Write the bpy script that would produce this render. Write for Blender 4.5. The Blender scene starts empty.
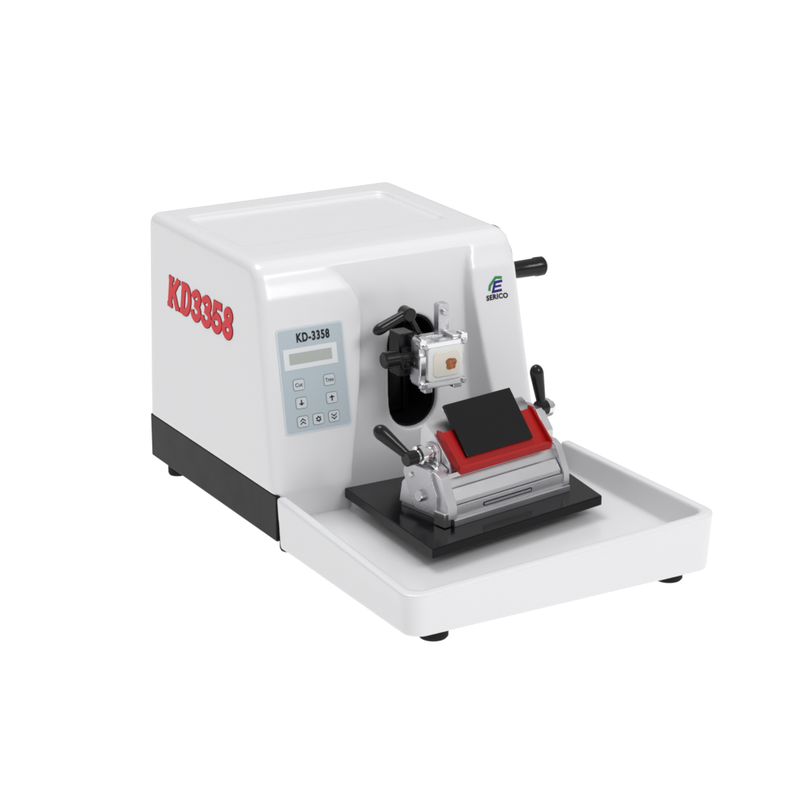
import bpy, bmesh, math
from mathutils import Vector, Matrix
sc=bpy.context.scene
sc.view_settings.view_transform='Standard'
try: sc.view_settings.look='None'
except: pass
sc.view_settings.exposure=0
S=0.01
# ---------------------------------------------------------------- materials
def mat(name,col,rough=.5,metal=0.,coat=0.,bump=0.,bscale=40.,var=0.,spec=.5,emis=None,stretch=None,cvar=0.,sss=0.):
    m=bpy.data.materials.new(name);m.use_nodes=True
    nt=m.node_tree;b=nt.nodes["Principled BSDF"]
    b.inputs["Base Color"].default_value=(*col,1);b.inputs["Roughness"].default_value=rough
    b.inputs["Metallic"].default_value=metal;b.inputs["Coat Weight"].default_value=coat
    b.inputs["Coat Roughness"].default_value=.15
    b.inputs["Specular IOR Level"].default_value=spec
    if sss>0:
        b.inputs["Subsurface Weight"].default_value=sss;b.inputs["Subsurface Scale"].default_value=.004
    tc=nt.nodes.new("ShaderNodeTexCoord")
    nz=nt.nodes.new("ShaderNodeTexNoise");nz.inputs["Scale"].default_value=bscale;nz.inputs["Detail"].default_value=4
    if stretch:
        mp=nt.nodes.new("ShaderNodeMapping");mp.inputs["Scale"].default_value=stretch
        nt.links.new(tc.outputs["Object"],mp.inputs["Vector"]);nt.links.new(mp.outputs["Vector"],nz.inputs["Vector"])
    else: nt.links.new(tc.outputs["Object"],nz.inputs["Vector"])
    if bump>0:
        bp=nt.nodes.new("ShaderNodeBump");bp.inputs["Strength"].default_value=bump;bp.inputs["Distance"].default_value=.0005
        nt.links.new(nz.outputs["Fac"],bp.inputs["Height"]);nt.links.new(bp.outputs["Normal"],b.inputs["Normal"])
    if var>0:
        n2=nt.nodes.new("ShaderNodeTexNoise");n2.inputs["Scale"].default_value=.35;n2.inputs["Detail"].default_value=5
        nt.links.new(tc.outputs["Object"],n2.inputs["Vector"])
        mr=nt.nodes.new("ShaderNodeMapRange");mr.inputs["To Min"].default_value=max(0,rough-var);mr.inputs["To Max"].default_value=rough+var
        nt.links.new(n2.outputs["Fac"],mr.inputs["Value"]);nt.links.new(mr.outputs["Result"],b.inputs["Roughness"])
    if cvar>0:
        rp=nt.nodes.new("ShaderNodeValToRGB");rp.color_ramp.elements[0].position=.35;rp.color_ramp.elements[1].position=.68
        rp.color_ramp.elements[0].color=(*[c*(1-cvar) for c in col],1);rp.color_ramp.elements[1].color=(*[min(1,c*(1+cvar*1.5)) for c in col],1)
        nt.links.new(nz.outputs["Fac"],rp.inputs["Fac"]);nt.links.new(rp.outputs["Color"],b.inputs["Base Color"])
    if emis:
        b.inputs["Emission Color"].default_value=(1,1,1,1);b.inputs["Emission Strength"].default_value=emis
    return m
M_white=mat("white_paint",(.80,.80,.815),.3,coat=.35,var=.04)
M_black=mat("black_enamel",(.005,.005,.006),.18,bump=.04,bscale=8,var=.05,spec=.18)
M_plate=mat("black_gloss_plate",(.004,.004,.005),.14,var=.04,spec=.35)
M_plinth=mat("black_plinth_paint",(.008,.0065,.0065),.4,bump=.1,bscale=12,var=.06,spec=.15)
M_plast=mat("black_plastic",(.007,.007,.008),.22,bump=.08,bscale=10,var=.05,spec=.35)
M_wheel=mat("grey_wheel_paint",(.10,.10,.105),.35,var=.05)
M_rubber=mat("rubber",(.01,.01,.01),.7,spec=.2)
M_dark=mat("dark_cavity",(.006,.006,.007),.6,spec=.15)
M_alu=mat("brushed_aluminium",(.56,.56,.58),.27,metal=1,bump=.25,bscale=3,var=.08,stretch=(1,8,12))
M_alu2=mat("satin_aluminium",(.72,.72,.74),.32,metal=.95,bump=.2,bscale=3,var=.08,stretch=(1,8,12))
M_steel=mat("polished_steel",(.80,.80,.81),.14,metal=1,var=.05)
M_red=mat("red_enamel",(.40,.006,.006),.3,coat=.1,var=.05,spec=.3)
M_redtext=mat("red_vinyl",(.74,.006,.02),.45,spec=.3)
M_outl=mat("dark_vinyl",(.16,.02,.03),.5,spec=.2)
M_panel=mat("panel_film",(.48,.55,.60),.4,var=.04)
M_panelb=mat("panel_border",(.64,.69,.73),.45)
M_key=mat("key_film",(.62,.67,.70),.4)
M_keyb=mat("key_outline",(.20,.24,.28),.5)
M_ink=mat("ink_dark",(.02,.022,.03),.5,spec=.2)
M_lcd=mat("lcd_glass",(.45,.48,.45),.15,coat=.5)
M_lcdf=mat("lcd_surround",(.76,.78,.80),.35)
M_green=mat("ink_green",(.01,.24,.07),.5)
M_navy=mat("ink_navy",(.03,.018,.20),.5,spec=.2)
M_cass=mat("cassette_plastic",(.84,.84,.83),.25,sss=.3)
M_wax=mat("paraffin",(.82,.77,.70),.2,bump=.2,bscale=1.2,sss=.4)
M_tissue=mat("tissue",(.36,.11,.035),.4,bump=.5,bscale=2.2,cvar=.4)
# ---------------------------------------------------------------- mesh helpers
root=bpy.data.objects.new("microtome",None);sc.collection.objects.link(root);root.scale=(S,S,S)
root["label"]="white rotary microtome with black base, drip tray and clamps"
root["category"]="microtome"
def box(bm,x0,x1,y0,y1,z0,z1,T=None):
    vs=[bm.verts.new((x,y,z)) for z in(z0,z1) for y in(y0,y1) for x in(x0,x1)]
    for f in((0,2,3,1),(4,5,7,6),(0,1,5,4),(2,6,7,3),(0,4,6,2),(1,3,7,5)): bm.faces.new([vs[i] for i in f])
    return vs
def prism(bm,poly,f0,f1):
    a=[bm.verts.new(f0(p)) for p in poly];b=[bm.verts.new(f1(p)) for p in poly];n=len(poly)
    bm.faces.new(a);bm.faces.new(b[::-1])
    for i in range(n): bm.faces.new((a[i],b[i],b[(i+1)%n],a[(i+1)%n]))
def prx(bm,poly,x0,x1): prism(bm,poly,lambda p:(x0,p[0],p[1]),lambda p:(x1,p[0],p[1]))
def pry(bm,poly,y0,y1): prism(bm,poly,lambda p:(p[0],y0,p[1]),lambda p:(p[0],y1,p[1]))
def prz(bm,poly,z0,z1): prism(bm,poly,lambda p:(p[0],p[1],z0),lambda p:(p[0],p[1],z1))
def rev(bm,p0,p1,prof,seg=32):
    p0=Vector(p0);p1=Vector(p1);ax=(p1-p0);L=ax.length;ax.normalize()
    t=Vector((0,0,1)) if abs(ax.z)<.9 else Vector((1,0,0))
    a=ax.cross(t).normalized();b=ax.cross(a)
    rings=[]
    for (s,r) in prof:
        c=p0+ax*(s*L)
        rings.append([bm.verts.new(c+(a*math.cos(k*2*math.pi/seg)+b*math.sin(k*2*math.pi/seg))*max(r,.001)) for k in range(seg)])
    for i in range(len(rings)-1):
        for k in range(seg):
            bm.faces.new((rings[i][k],rings[i][(k+1)%seg],rings[i+1][(k+1)%seg],rings[i+1][k]))
    bm.faces.new(rings[0][::-1]);bm.faces.new(rings[-1])
def cyl(bm,p0,p1,r,seg=32,ch=.08):
    L=(Vector(p1)-Vector(p0)).length;e=min(ch/L,.3)
    rev(bm,p0,p1,[(0,r-ch),(e,r),(1-e,r),(1,r-ch)],seg)
def lever(bm,p0,p1,r0,r1):
    pr=[(0,r0*.6),(.04,r0*.9),(.1,r0)]
    for i in range(8):
        t=.1+.7*i/7;pr.append((t,r0+(r1-r0)*(t-.1)/.7))
    for i in range(1,8):
        a=i/7*math.pi/2;pr.append((.8+.2*math.sin(a),r1*math.cos(a)))
    rev(bm,p0,p1,pr)
def rrect(x0,x1,y0,y1,r,n=6):
    out=[]
    rr=r if isinstance(r,(list,tuple)) else [r]*4
    for (cx,cy,a0,q) in((x1,y1,0,rr[0]),(x0,y1,90,rr[1]),(x0,y0,180,rr[2]),(x1,y0,270,rr[3])):
        sx=1 if cx==x1 else -1;sy=1 if cy==y1 else -1
        for k in range(n+1):
            a=math.radians(a0+90*k/n);out.append((cx-sx*q+q*math.cos(a),cy-sy*q+q*math.sin(a)))
    return out
def obj(name,bm,m,parent=root,bevel=0,seg=3,smooth=True,T=None,label=None,angle=30):
    bmesh.ops.remove_doubles(bm,verts=bm.verts,dist=1e-5)
    bmesh.ops.recalc_face_normals(bm,faces=bm.faces)
    me=bpy.data.meshes.new(name);
    if T is not None: bmesh.ops.transform(bm,matrix=T,verts=bm.verts)
    bm.to_mesh(me);bm.free()
    o=bpy.data.objects.new(name,me);sc.collection.objects.link(o)
    if m: me.materials.append(m)
    if bevel>0:
        b=o.modifiers.new("bevel","BEVEL");b.width=bevel;b.segments=seg;b.limit_method='ANGLE';b.angle_limit=math.radians(angle);b.harden_normals=True
    if smooth:
        for p in me.polygons:p.use_smooth=True
        if bevel==0: me.set_sharp_from_angle(angle=math.radians(35))
    if parent: o.parent=parent
    if label:o["label"]=label
    return o
def bake(o):
    dg=bpy.context.evaluated_depsgraph_get();dg.update()
    me=bpy.data.meshes.new_from_object(o.evaluated_get(dg));o.modifiers.clear();o.data=me
def boolean(o,c,op='DIFFERENCE'):
    m=o.modifiers.new("b","BOOLEAN");m.object=c;m.operation=op;m.solver='EXACT'
    bake(o);bpy.data.objects.remove(c)
def soften(o,vox,it):
    r=o.modifiers.new("r","REMESH");r.mode='VOXEL';r.voxel_size=vox
    s=o.modifiers.new("s","SMOOTH");s.factor=.5;s.iterations=it
    bake(o)
    for p in o.data.polygons:p.use_smooth=True
def textbm(body,w,h,offset=0,extr=.01,shear=0,space=1.):
    c=bpy.data.curves.new("t","FONT");c.body=body;c.size=1;c.offset=offset;c.extrude=.01;c.shear=shear;c.space_character=space;c.resolution_u=5
    o=bpy.data.objects.new("t",c);sc.collection.objects.link(o)
    dg=bpy.context.evaluated_depsgraph_get();dg.update()
    me=bpy.data.meshes.new_from_object(o.evaluated_get(dg))
    bpy.data.objects.remove(o)
    bm=bmesh.new();bm.from_mesh(me)
    xs=[v.co.x for v in bm.verts];ys=[v.co.y for v in bm.verts]
    x0,x1,y0,y1=min(xs),max(xs),min(ys),max(ys)
    for v in bm.verts:
        v.co.x=(v.co.x-(x0+x1)/2)*w/(x1-x0);v.co.y=(v.co.y-(y0+y1)/2)*h/(y1-y0);v.co.z*=extr/.01
    return bm
def frame(o,X,Y):
    X=Vector(X).normalized();Y=Vector(Y).normalized();Z=X.cross(Y)
    m=Matrix((X,Y,Z)).transposed().to_4x4();m.translation=Vector(o);return m
def arcp(cx,cy,rx,ry,a0,a1,n=14):
    return [(cx+rx*math.cos(math.radians(a0+(a1-a0)*k/n)),cy+ry*math.sin(math.radians(a0+(a1-a0)*k/n))) for k in range(n+1)]
GL={
 'K':[([(.19,0),(.19,1)],.28),([(.04,.065),(.37,.065)],.13),([(.04,.935),(.37,.935)],.13),([(.28,.40),(.66,.96)],.23),([(.38,.56),(.70,.03)],.27),([(.56,.935),(.79,.935)],.13),([(.56,.065),(.84,.065)],.13)],
 'D':[([(.19,0),(.19,1)],.28),([(.04,.065),(.38,.065)],.13),([(.04,.935),(.38,.935)],.13),([(.2,.91),(.36,.91)]+arcp(.37,.5,.24,.41,90,-90,18)+[(.2,.09)],.24)],
 '3':[([(.09,.70),(.12,.80)]+arcp(.33,.72,.19,.18,140,-80,16)+[(.22,.54)],.23),([(.22,.54)]+arcp(.33,.29,.23,.205,80,-150,16)+[(.09,.30)],.24)],
 '5':[([(.60,.88),(.18,.88),(.16,.50)]+arcp(.33,.31,.24,.22,115,-155,18)+[(.09,.32)],.24)],
 '8':[(arcp(.35,.735,.175,.17,0,360,24),.225),(arcp(.35,.29,.22,.195,0,360,26),.235)],
}
ADV={'K':.86,'D':.73,'3':.67,'5':.68,'8':.69}
def strokes(bm,text,w,h,grow,zt,zb,G=GL,AD=ADV,shear=0.):
    tot=sum(AD[c] for c in text);sx=w/tot;x=0;k=0
    for c in text:
        for pts,wd in G[c]:
            P=[Vector(((x+p[0]-tot/2)*sx+(p[1]-.5)*h*shear,(p[1]-.5)*h)) for p in pts]
            hw=wd*h/2*.92+grow;closed=(P[0]-P[-1]).length<1e-4 and len(P)>4
            if closed:P=P[:-1]
            n=len(P);Lf=[];Rt=[]
            if not closed and grow>0:
                P[0]=P[0]-(P[1]-P[0]).normalized()*grow;P[-1]=P[-1]+(P[-1]-P[-2]).normalized()*grow
            for i in range(n):
                if closed: a=P[i]-P[i-1];b=P[(i+1)%n]-P[i]
                else:
                    a=P[i]-P[i-1] if i>0 else P[1]-P[0];b=P[i+1]-P[i] if i<n-1 else P[-1]-P[-2]
                a=a.normalized();b=b.normalized();t=(a+b).normalized();nn=Vector((-t.y,t.x));m=hw/max(.6,nn.dot(Vector((-a.y,a.x))))
                Lf.append(P[i]+nn*m);Rt.append(P[i]-nn*m)
            z=zt+k*.0012;k+=1
            rng=range(n) if closed else range(n-1)
            tl=[bm.verts.new((p.x,p.y,z)) for p in Lf];tr=[bm.verts.new((p.x,p.y,z)) for p in Rt]
            bl=[bm.verts.new((p.x,p.y,zb)) for p in Lf];br=[bm.verts.new((p.x,p.y,zb)) for p in Rt]
            for i in rng:
                j=(i+1)%n
                bm.faces.new((tl[i],tr[i],tr[j],tl[j]));bm.faces.new((tl[i],tl[j],bl[j],bl[i]));bm.faces.new((tr[i],br[i],br[j],tr[j]))
            if not closed:
                bm.faces.new((tl[0],bl[0],br[0],tr[0]));bm.faces.new((tl[-1],tr[-1],br[-1],bl[-1]))
        x+=AD[c]
# ---------------------------------------------------------------- housing
FY=lambda z:(.183*z-.6)/.983
prof=[(FY(4),4),(FY(27),27),(5.05,28.4),(5.5,29.5),(6.1,30.2),(7.0,30.55),(8.5,30.65),(31.6,30.75),(32.4,30.0),(32.5,4)]
bm=bmesh.new();prx(bm,prof,0,33)
for v in bm.verts:
    k=(v.co.z-7)/23.5
    v.co.x=v.co.x+(.55*k if v.co.x<5 else -1.1*k)
H=obj("housing",bm,M_white,bevel=0)
b=H.modifiers.new("b","BEVEL");b.width=1.1;b.segments=5;b.limit_method='ANGLE';b.angle_limit=math.radians(50);bake(H)
bm=bmesh.new();box(bm,-5,40,-5,40,-2,6.95);c=obj("c",bm,None);boolean(H,c)
bm=bmesh.new();prx(bm,[(.72,3.6),(.74,7),(FY(9)+.03,9),(6.4,9),(6.4,3.6)],.7,32.4);c=obj("c",bm,None);boolean(H,c,'UNION')
RY=lambda z:4.7+(z-7)*.036
bm=bmesh.new()
outl=[(10.6,2),(10.9,8),(12.3,18),(12.7,24.0),(12.4,25.8),(11.5,27.3),(10.4,28.4),(9.2,29.1),(8.9,29.6),(26.9,29.6),(26.6,29.1),(26.0,28.2),(25.7,27),(25.6,25),(25.9,18),(26.6,8),(26.8,2)]
def wide(p):
    sgn=-1 if p[0]<18 else 1
    return (p[0]+sgn*3.2,-3,p[1]+(2.0 if p[1]>28.3 else .001))
prism(bm,outl,wide,lambda p:(p[0],RY(p[1]),p[1]));c=obj("c",bm,None);boolean(H,c)
SX=.3;SZ=-.15
slot=rrect(15.85+SX,21.85+SX,10.3+SZ,23.0+SZ,2.95,12)
bm=bmesh.new();pry(bm,slot,2,11);c=obj("c",bm,None);boolean(H,c)
bm=bmesh.new();prz(bm,rrect(3.2,28.2,13.5,28.0,1.2),30.3,33);c=obj("c",bm,None);boolean(H,c)
soften(H,.16,15)
bm=bmesh.new()
o1=rrect(15.6+SX,22.1+SX,10.1+SZ,23.2+SZ,3.2,12);i1=rrect(16.1+SX,21.6+SX,10.55+SZ,22.75+SZ,2.7,12);n=len(o1)
ys=(5.5,10.0)
A=[bm.verts.new((p[0],ys[0],p[1])) for p in o1];B=[bm.verts.new((p[0],ys[0],p[1])) for p in i1];Cc=[bm.verts.new((p[0],ys[1],p[1])) for p in i1];Dd=[bm.verts.new((p[0],ys[1],p[1])) for p in o1]
for i in range(n):
    j=(i+1)%n
    bm.faces.new((A[i],A[j],B[j],B[i]));bm.faces.new((B[i],B[j],Cc[j],Cc[i]));bm.faces.new((A[i],Dd[i],Dd[j],A[j]))
bm.faces.new(Cc);bm.faces.new(Dd)
obj("slot_liner",bm,M_dark,parent=H)
bm=bmesh.new();box(bm,17.7,20.9,9.0,9.9,10.9,22.2);box(bm,18.2,18.6,8.6,9.1,10.9,22.2);box(bm,20.0,20.4,8.6,9.1,10.9,22.2)
obj("slide_rail",bm,M_black,parent=H,bevel=.08)
# plinth
bm=bmesh.new()
pl=[(.12,.8),(.65,.8),(.65,6.5),(32.5,6.5),(32.5,.8),(32.9,.8),(32.9,32.3),(.12,32.3)]
prz(bm,pl,1.9,7.0);P=obj("base_plinth",bm,M_plinth,bevel=.15,seg=2)
def foot(x,y,z1=2.0,r=1.1):
    bm=bmesh.new();rev(bm,(x,y,0),(x,y,z1),[(0,r*.9),(.12,r),(.55,r),(.6,r*.7),(1,r*.7)])
    return obj("foot",bm,M_rubber)
for x,y in((2.2,29.8),(2.6,2.6),(30.5,29.8),(30.5,3.5)): foot(x,y)
for x,y in((4.2,-24.4),(32.6,-24.0)): foot(x,y,1.6,1.5)
# ---------------------------------------------------------------- tray
TX=36.8;TD=-26.9
bm=bmesh.new()
o_t=rrect(0,TX,TD,.66,[.3,.3,1.9,1.9],8);o_b=rrect(.35,TX-.35,TD+.3,.66,[.3,.3,1.8,1.8],8)
a=[bm.verts.new((p[0],p[1],1.2)) for p in o_b];b_=[bm.verts.new((p[0],p[1],7.0)) for p in o_t];n=len(a)
bm.faces.new(a);bm.faces.new(b_)
for i in range(n): bm.faces.new((a[i],b_[i],b_[(i+1)%n],a[(i+1)%n]))
T=obj("drip_tray",bm,M_white)
bm=bmesh.new()
o_t=rrect(.9,TX-.9,TD+.9,3,[.3,.3,1.5,1.5],8);o_b=rrect(1.7,TX-1.7,TD+1.7,3,[.3,.3,1.5,1.5],8)
a=[bm.verts.new((p[0],p[1],4.2)) for p in o_b];b_=[bm.verts.new((p[0],p[1],8.0)) for p in o_t]
bm.faces.new(a);bm.faces.new(b_)
for i in range(n): bm.faces.new((a[i],b_[i],b_[(i+1)%n],a[(i+1)%n]))
c=obj("c",bm,None);boolean(T,c)
bm=bmesh.new();box(bm,1.5,31.9,0,5.6,2.0,4.2);c=obj("c",bm,None);boolean(T,c,'UNION')
soften(T,.16,12)
for v in T.data.vertices:
    if v.co.z>4.3:
        t=max(0,min(1,-v.co.y/26.5));v.co.z+=(v.co.z-4.3)/2.7*t*(-1.35+1.8*v.co.x/36)
# ---------------------------------------------------------------- side lettering
def sideF(y,z,off): return frame((.55*(z-7)/23.5-off,y,z),(0,-1,0),(.0234,0,1))
yc=18.7;zc=23.0
bm=bmesh.new();strokes(bm,"KD3358",16.4,3.55,.065,.005,-.1,shear=.14);obj("lettering_outline",bm,M_outl,parent=H,smooth=False,T=sideF(yc-.04,zc-.03,.02))
bm=bmesh.new();strokes(bm,"KD3358",16.4,3.55,0,.03,.012,shear=.14);obj("lettering",bm,M_redtext,parent=H,smooth=False,T=sideF(yc,zc,.035))
# ---------------------------------------------------------------- control panel
UP=(0,.183,.983)
def frontF(x,z,off=0):
    return frame((x,FY(z)-.983*off,z+.183*off),(1,0,0),UP)
CX,CZ=5.85,18.5
bm=bmesh.new();prz(bm,rrect(-3.95,3.95,-5.6,5.6,.35),-.1,.07)
CP=obj("control_panel",bm,M_panelb,T=frontF(CX,CZ))
bm=bmesh.new();prz(bm,rrect(-3.75,3.75,-5.4,5.4,.3),.0,.09);obj("panel_film",bm,M_panel,parent=CP,T=frontF(CX,CZ))
bm=bmesh.new();prz(bm,rrect(-3.15,3.15,-1.1,1.1,.1),.0,.12);obj("display_surround",bm,M_lcdf,parent=CP,T=frontF(CX-.2,20.8))
bm=bmesh.new();prz(bm,rrect(-2.5,2.5,-.58,.58,.05),.0,.15);obj("display",bm,M_lcd,parent=CP,T=frontF(CX-.2,20.8))
bm=textbm("KD-3358",3.9,1.0,offset=.04,extr=.02,space=1.16)
obj("lettering",bm,M_ink,parent=CP,smooth=False,T=frontF(CX+.3,22.9,.1))
def button(x,z,sym):
    bm=bmesh.new();prz(bm,rrect(-.68,.68,-.62,.62,.28),0,.11);B=obj("button",bm,M_keyb,parent=CP,T=frontF(x,z))
    bm=bmesh.new();prz(bm,rrect(-.61,.61,-.55,.55,.22),0,.14);obj("key_cap",bm,M_key,parent=B,T=frontF(x,z))
    F=frontF(x,z,.15)
    if sym in("Cut","Trim"):
        bm=textbm(sym,.85 if sym=="Cut" else .95,.42,offset=.01,extr=.01)
    else:
        bm=bmesh.new()
        def tri(s,dy,w=.34,h=.26):
            prz(bm,[(-w,dy-s*h/2),(w,dy-s*h/2),(0,dy+s*h/2)],-.01,.01)
        def chev(s,dy):
            prz(bm,[(-.32,dy-s*.12),(0,dy+s*.14),(.32,dy-s*.12),(.32,dy+s*.0-s*.24),(0,dy+s*.0),(-.32,dy-s*.24)],-.01,.01)
        if sym=="down": tri(-1,-.15);box(bm,-.07,.07,-.05,.33,-.01,.01)
        if sym=="up": tri(1,.15);box(bm,-.07,.07,-.33,.05,-.01,.01)
        if sym=="uu": chev(1,.22);chev(1,-.1)
        if sym=="dd": chev(-1,-.22);chev(-1,.1)
        if sym=="gear":
            N=24;ro=[.34 if (k//2)%2 else .25 for k in range(N)]
            a=[];i_=[]
            for k in range(N):
                an=2*math.pi*k/N;a.append(bm.verts.new((ro[k]*math.cos(an),ro[k]*math.sin(an),0)));i_.append(bm.verts.new((.13*math.cos(an),.13*math.sin(an),0)))
            for k in range(N): bm.faces.new((a[k],a[(k+1)%N],i_[(k+1)%N],i_[k]))
    obj("symbol",bm,M_ink,parent=B,smooth=False,T=F)
for x,z,s in((3.95,18.1,"Cut"),(7.55,18.1,"Trim"),(4.05,16.2,"down"),(7.65,16.2,"up"),(4.0,14.25,"uu"),(5.85,14.25,"gear"),(7.7,14.25,"dd")): button(x,z,s)
# ---------------------------------------------------------------- emblem + name
EX,EZ=29.0,25.1
LG={'r':[([(-.95,-.62),(-.85,.0),(-.1,.84),(.78,.74)],.34)],'e':[([(.84,.34),(-.18,.28),(-.42,-.80),(.82,-.72)],.34),([(-.3,-.24),(.72,-.19)],.27)]}
bm=bmesh.new();strokes(bm,"e",1.,1.,0,.01,-.01,{'e':[([(x,y+.5) for x,y in p],w) for p,w in LG['e']]},{'e':1.},shear=.12)
for v in bm.verts: v.co.x+=.5;v.co.xy=v.co.xy*.92
EM=obj("emblem",bm,M_navy,parent=H,smooth=False,T=frontF(EX,EZ,.02))
bm=bmesh.new();strokes(bm,"r",1.,1.,0,.01,-.01,{'r':[([(x,y+.5) for x,y in p],w) for p,w in LG['r']]},{'r':1.},shear=.12)
for v in bm.verts: v.co.x+=.5;v.co.xy=v.co.xy*.92
obj("emblem_accent",bm,M_green,parent=H,smooth=False,T=frontF(EX,EZ,.035))
bm=textbm("SERICO",2.75,.6,offset=.045,extr=.01,space=1.12)
for v in bm.verts: v.co.y-=.06*(v.co.x/1.4)**2-.03
obj("lettering",bm,M_ink,parent=H,smooth=False,T=frontF(EX+.0,23.8,.03))
# ---------------------------------------------------------------- handwheel
bm=bmesh.new();rev(bm,(34.2,15.2,24.6),(36.1,15.2,24.6),[(0,3.5),(.15,3.85),(.85,3.85),(1,3.5)],48)
rev(bm,(31.8,15.2,24.6),(34.3,15.2,24.6),[(0,1.5),(1,1.5)],32)
HW=obj("handwheel",bm,M_wheel)
bm=bmesh.new();rev(bm,(36.0,13.0,23.5),(41.1,13.0,23.5),[(0,.6),(.1,.6),(.12,.95),(.3,1.0),(.72,1.02),(.76,1.12),(.95,1.1),(1,.85)],32)
obj("grip",bm,M_plast,parent=HW)
# ---------------------------------------------------------------- specimen head
hx,hz=19.2,19.3
bm=bmesh.new();cyl(bm,(hx-.2,1.0,hz),(hx-.2,9.2,hz),1.9,40,.15)
box(bm,hx-2.5,hx+2.3,.6,1.6,hz-2.4,hz+2.5)
SH=obj("specimen_head",bm,M_alu,bevel=.12)
bm=bmesh.new();pry(bm,rrect(hx-2.9,hx+2.6,hz-2.6,hz+2.7,.5),-1.1,.7);c0=obj("clamp_frame",bm,M_alu2,parent=SH)
bm=bmesh.new();pry(bm,rrect(hx-2.1,hx+2.05,hz-2.0,hz+1.85,.35),-2,-.3);c=obj("c",bm,None);boolean(c0,c)
bm=bmesh.new();box(bm,hx-1.4,hx+1.2,-2,1,hz+2.2,hz+3);c=obj("c",bm,None);boolean(c0,c)
for a_,b__ in((hx-3.3,hz-.5),(hx+2.3,hz-.6)):
    bm=bmesh.new();box(bm,a_,a_+.8,-2,1,b__,b__+1.1);c=obj("c",bm,None);boolean(c0,c)
b=c0.modifiers.new("bevel","BEVEL");b.width=.12;b.segments=3;b.limit_method='ANGLE'
bm=bmesh.new()
pry(bm,rrect(hx-3.0,hx+2.7,hz+1.75,hz+2.4,.25),-1.55,-1.05)
pry(bm,rrect(hx-3.0,hx+2.7,hz-2.65,hz-1.95,.25),-1.55,-1.05)
box(bm,hx-3.0,hx-2.25,-1.5,-1.05,hz-1.2,hz+1.0)
pry(bm,rrect(hx+2.0,hx+2.8,hz+1.7,hz+3.0,.3),-1.5,-.4)
pry(bm,rrect(hx-3.0,hx-2.2,hz+1.9,hz+2.9,.3),-1.5,-.4)
box(bm,hx-2.3,hx-1.4,-1.3,-.2,hz-3.2,hz-2.5)
box(bm,hx+1.2,hx+2.3,-1.3,-.2,hz-3.1,hz-2.5)
obj("clamp_jaw",bm,M_steel,parent=SH,bevel=.1)
for sx,sz in((-2.5,2.05),(2.3,2.05),(-2.5,-2.3),(2.3,-2.3)):
    bm=bmesh.new();cyl(bm,(hx+sx,-1.5,hz+sz),(hx+sx,-1.8,hz+sz),.28,20,.05);obj("screw",bm,M_alu,parent=SH)
bm=bmesh.new();pry(bm,rrect(hx-2.08,hx+2.2,hz-1.98,hz+1.83,.45),-1.6,-.2);CS=obj("cassette",bm,M_cass,parent=SH,bevel=.18)
bm=bmesh.new();pry(bm,rrect(hx-1.5,hx+1.75,hz-1.5,hz+1.3,.55),-1.74,-1.5);obj("paraffin_block",bm,M_wax,parent=SH,bevel=.12)
bm=bmesh.new();tp=[]
for k in range(32):
    a=2*math.pi*k/32;r=1+.07*math.sin(3*a+.6)+.05*math.sin(5*a)+.04*math.sin(7*a+1)
    ca,sa=math.cos(a),math.sin(a);sq=(abs(ca)**4+abs(sa)**4)**(-.25)
    tp.append((hx+.62+.62*r*sq*ca,hz-.15+.6*r*sq*sa))
pry(bm,tp,-1.79,-1.7);obj("tissue_sample",bm,M_tissue,parent=SH,bevel=.03)
bm=bmesh.new();pry(bm,rrect(19.6,20.9,21.6,25.1,.3),.5,1.5);cyl(bm,(20.25,.1,24.2),(20.25,.7,24.2),.35,20,.05);obj("bracket",bm,M_alu,parent=SH,bevel=.1)
bm=bmesh.new();lever(bm,(16.2,.9,24.7),(11.9,.9,23.0),.5,.62);cyl(bm,(16.0,.2,24.5),(16.0,1.8,24.5),.75,28,.12);cyl(bm,(16.2,1.0,24.4),(17.6,1.2,22.0),.3,20,.04)
obj("clamp_lever",bm,M_plast,parent=SH,bevel=0)
bm=bmesh.new();cyl(bm,(12.7,.3,20.0),(14.6,.3,20.0),.9,28,.15);cyl(bm,(14.5,.3,20.0),(16.8,.3,20.0),.5,24,.05)
obj("knob",bm,M_plast,parent=SH)
bm=bmesh.new();cyl(bm,(15.5,2.2,19.5),(17.0,2.2,19.5),1.6,28,.2);box(bm,15.3,17.2,1.4,3.6,17.5,22.2);obj("clamp_body",bm,M_plast,parent=SH,bevel=.15)
# ---------------------------------------------------------------- base plate
bm=bmesh.new();prz(bm,[(7.3,-19.1),(30.4,-15.0),(32.0,-2),(31.8,.5),(8.1,.5)],5.5,6.6)
BP=obj("base_plate",bm,M_black,bevel=.13)
bm=bmesh.new();prz(bm,[(11,-14.6),(27.5,-11.6),(28.5,-1),(11.5,-1)],4.2,5.5);obj("pedestal",bm,M_plinth,parent=BP)
# ---------------------------------------------------------------- knife holder
ph=math.radians(10);K=Matrix.Translation((20.6,-13.3,6.6))@Matrix.Rotation(ph,4,'Z')
bm=bmesh.new();prx(bm,[(.1,.7),(.1,2.0),(.75,2.0),(.75,2.3),(1.7,4.0),(2.1,4.6),(7.4,4.6),(7.8,.7)],-8.3,7.3)
box(bm,-8.5,7.6,-.35,8.1,0,.7)
KH=obj("knife_holder",bm,M_alu2,bevel=.05,seg=2,T=K)
bm=bmesh.new();prx(bm,[(.3,2.06),(.3,2.5),(1.1,3.5),(1.6,3.5),(.9,2.06)],-7.9,6.8);obj("front_step",bm,M_alu2,parent=KH,bevel=.05,seg=2,T=K)
EB=[(-.12,.78),(-.12,2.1),(1.2,4.9),(2.0,5.3),(3.0,5.3),(3.4,4.7),(5.6,4.7),(7.2,3.0),(7.6,.78)]
bm=bmesh.new();prx(bm,EB,-9.2,-8.0);obj("end_block",bm,M_alu2,parent=KH,bevel=.07,seg=2,T=K)
bm=bmesh.new();prx(bm,EB,6.9,7.7);obj("end_block",bm,M_alu2,parent=KH,bevel=.07,seg=2,T=K)
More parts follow.
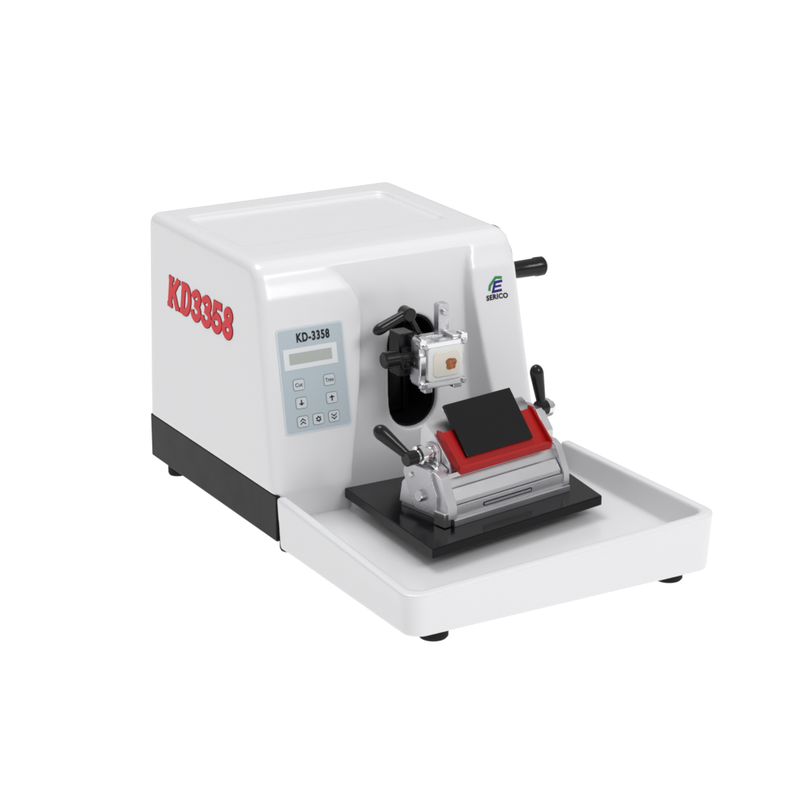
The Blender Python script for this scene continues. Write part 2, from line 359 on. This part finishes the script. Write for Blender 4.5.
# side clamp plate hanging down over the end of the holder
bm=bmesh.new();prx(bm,[(1.5,.9),(1.3,3.0),(2.6,5.6),(6.2,5.6),(6.6,4.4),(5.2,1.6),(4.6,.9)],-9.6,-9.15);obj("end_cover",bm,M_alu,parent=KH,bevel=.08,T=K)
bm=bmesh.new();cyl(bm,(-10.1,3.6,2.6),(-9.5,3.6,2.6),.62,28,.1);obj("pivot_bolt",bm,M_steel,parent=KH,T=K)
bm=bmesh.new();box(bm,-9.7,-8.8,-.1,1.6,0.05,1.6);obj("foot_clamp",bm,M_steel,parent=KH,bevel=.1,T=K)
bm=bmesh.new();cyl(bm,(-9.8,5.2,4.4),(-9.55,5.2,4.4),.3,20,.05);obj("screw",bm,M_steel,parent=KH,T=K)
bm=bmesh.new();prz(bm,rrect(-3.4,3.4,-.24,.24,.2),-.05,.04);obj("label_slot",bm,M_ink,parent=KH,T=K@frame((-.9,.1,1.35),(1,0,0),(0,0,1)))
bm=bmesh.new();prz(bm,rrect(-3.25,3.25,-.12,.12,.1),-.05,.06);obj("label_strip",bm,M_alu2,parent=KH,T=K@frame((-.9,.1,1.35),(1,0,0),(0,0,1)))
K2=K@Matrix.Translation((-.8,0,.55))
bm=bmesh.new();prx(bm,[(2.0,4.0),(2.4,5.2),(5.0,7.9),(6.2,8.6),(6.8,7.8),(7.0,4.0)],-6.2,7.3)
obj("clamp_block",bm,M_alu2,parent=KH,bevel=.06,seg=2,T=K2)
bm=bmesh.new();box(bm,-7.0,7.6,1.9,2.5,3.7,4.3);obj("front_rail",bm,M_steel,parent=KH,bevel=.06,seg=2,T=K2)
bm=bmesh.new();prx(bm,[(2.6,4.0),(2.4,4.6),(3.4,5.0),(6.6,5.0),(7.0,4.0)],-7.6,-6.3);obj("side_clamp",bm,M_alu2,parent=KH,bevel=.06,seg=2,T=K2)
bm=bmesh.new();prx(bm,[(3.6,4.0),(3.6,6.3),(4.0,6.8),(5.4,6.8),(5.8,6.3),(5.8,4.0)],-6.75,-6.25);obj("side_clamp",bm,M_alu2,parent=KH,bevel=.06,seg=2,T=K2)
bm=bmesh.new();prx(bm,[(2.6,4.0),(2.6,5.6),(4.2,7.6),(6.6,7.6),(7.0,4.0)],7.5,8.6);obj("side_clamp",bm,M_alu2,parent=KH,bevel=.06,seg=2,T=K2)
for yy in (3.4,6.2):
    bm=bmesh.new();cyl(bm,(-7.0,yy,4.9),(-7.0,yy,5.35),.34,20,.05);obj("screw",bm,M_steel,parent=KH,T=K2)
bm=bmesh.new()
prx(bm,[(1.5,4.85),(1.8,4.7),(4.6,7.62),(4.35,7.85)],-5.7,6.8)
prx(bm,[(1.3,5.05),(1.0,4.9),(1.1,4.15),(1.8,4.7),(1.55,4.9)],-5.7,6.8)
for a0,a1 in((-5.9,-5.65),(6.75,7.0)):
    prx(bm,[(1.1,4.3),(.95,5.1),(2.5,6.6),(4.1,8.1),(4.7,8.1),(4.7,7.6),(2.0,4.85)],a0,a1)
obj("knife_guard",bm,M_red,parent=KH,bevel=.05,T=K2,label="red knife guard")
sl=Vector((0,3.7,4.5)).normalized()
bm=bmesh.new();prz(bm,rrect(-4.4,4.8,.15,6.1,.14),-.06,.34)
obj("pressure_plate",bm,M_plate,parent=KH,bevel=.06,seg=2,T=K2@frame((.2,1.95,5.3),(1,0,0),sl),label="tilted black pressure plate")
bm=bmesh.new();prz(bm,rrect(-4.3,4.7,5.6,6.12,.1),-.35,-.08);obj("plate_hinge",bm,M_steel,parent=KH,bevel=.06,T=K2@frame((.2,1.95,5.3),(1,0,0),sl))
bm=bmesh.new();rev(bm,(-9.1,4.6,5.9),(-5.7,4.6,5.9),[(0,.65),(.16,.68),(.18,1.05),(.36,1.05),(.38,.74),(.62,.74),(.64,.95),(.74,.95),(.76,.78),(1,.78)]);obj("clamp_shaft",bm,M_steel,parent=KH,T=K2)
bm=bmesh.new();rev(bm,(8.9,5.2,7.0),(10.8,5.2,7.0),[(0,.7),(.3,.7),(.31,1.0),(.7,1.0),(.71,.7),(1,.6)]);obj("clamp_shaft",bm,M_steel,parent=KH,T=K2)
bm=bmesh.new();cyl(bm,(-10.1,4.6,5.9),(-8.7,4.6,5.9),.75);lever(bm,(-9.4,4.6,5.9),(-11.5,7.8,8.9),.48,.8)
obj("clamp_lever",bm,M_plast,parent=KH,T=K2)
bm=bmesh.new();cyl(bm,(8.4,4.8,7.3),(9.5,4.8,7.3),.85);lever(bm,(9.0,4.8,7.3),(8.6,5.5,12.0),.48,.75)
obj("clamp_lever",bm,M_plast,parent=KH,T=K2)
# ---------------------------------------------------------------- floor
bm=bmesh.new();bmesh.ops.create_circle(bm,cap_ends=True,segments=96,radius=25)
M_floor=mat("white_glow_floor",(.1,.1,.1),.9,emis=1.0,spec=0)  # added glow, no real light table: keeps floor pure white, drowns contact shadows
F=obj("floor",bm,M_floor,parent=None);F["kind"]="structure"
# ---------------------------------------------------------------- camera, lights
C=Vector((-106.06,-208.55,95.55))*S
cam=bpy.data.cameras.new("camera");co=bpy.data.objects.new("camera",cam);sc.collection.objects.link(co);sc.camera=co
co.location=C;yaw=math.radians(30.05);pit=math.radians(18.39)
co.rotation_euler=(math.pi/2-pit,0,-yaw);cam.lens=2402.2/800*36;cam.sensor_width=36;cam.clip_start=.05;cam.clip_end=100
def area(name,loc,tgt,size,e,col=(1,1,1)):
    l=bpy.data.lights.new(name,"AREA");l.shape='RECTANGLE';l.size=size[0];l.size_y=size[1];l.energy=e;l.color=col
    o=bpy.data.objects.new(name,l);sc.collection.objects.link(o);o.location=loc
    o.rotation_euler=(Vector(tgt)-Vector(loc)).to_track_quat('-Z','Y').to_euler();return o
area("key_softbox",(.9,-2.1,1.9),(.18,0,.12),(.9,.8),24)
area("top_softbox",(.0,.6,2.4),(.15,.1,.1),(1.2,.9),20)
w=bpy.data.worlds.new("World");sc.world=w;w.use_nodes=True;nt=w.node_tree
bg=nt.nodes["Background"];tc=nt.nodes.new("ShaderNodeTexCoord")
sx=nt.nodes.new("ShaderNodeSeparateXYZ");nt.links.new(tc.outputs["Generated"],sx.inputs[0])
mr=nt.nodes.new("ShaderNodeMapRange");mr.interpolation_type='SMOOTHSTEP'
mr.inputs["From Min"].default_value=0;mr.inputs["From Max"].default_value=.9;mr.inputs["To Min"].default_value=.40;mr.inputs["To Max"].default_value=.58
nt.links.new(sx.outputs["Z"],mr.inputs["Value"]);nt.links.new(mr.outputs["Result"],bg.inputs["Strength"])
bg.inputs["Color"].default_value=(1,1,1,1)
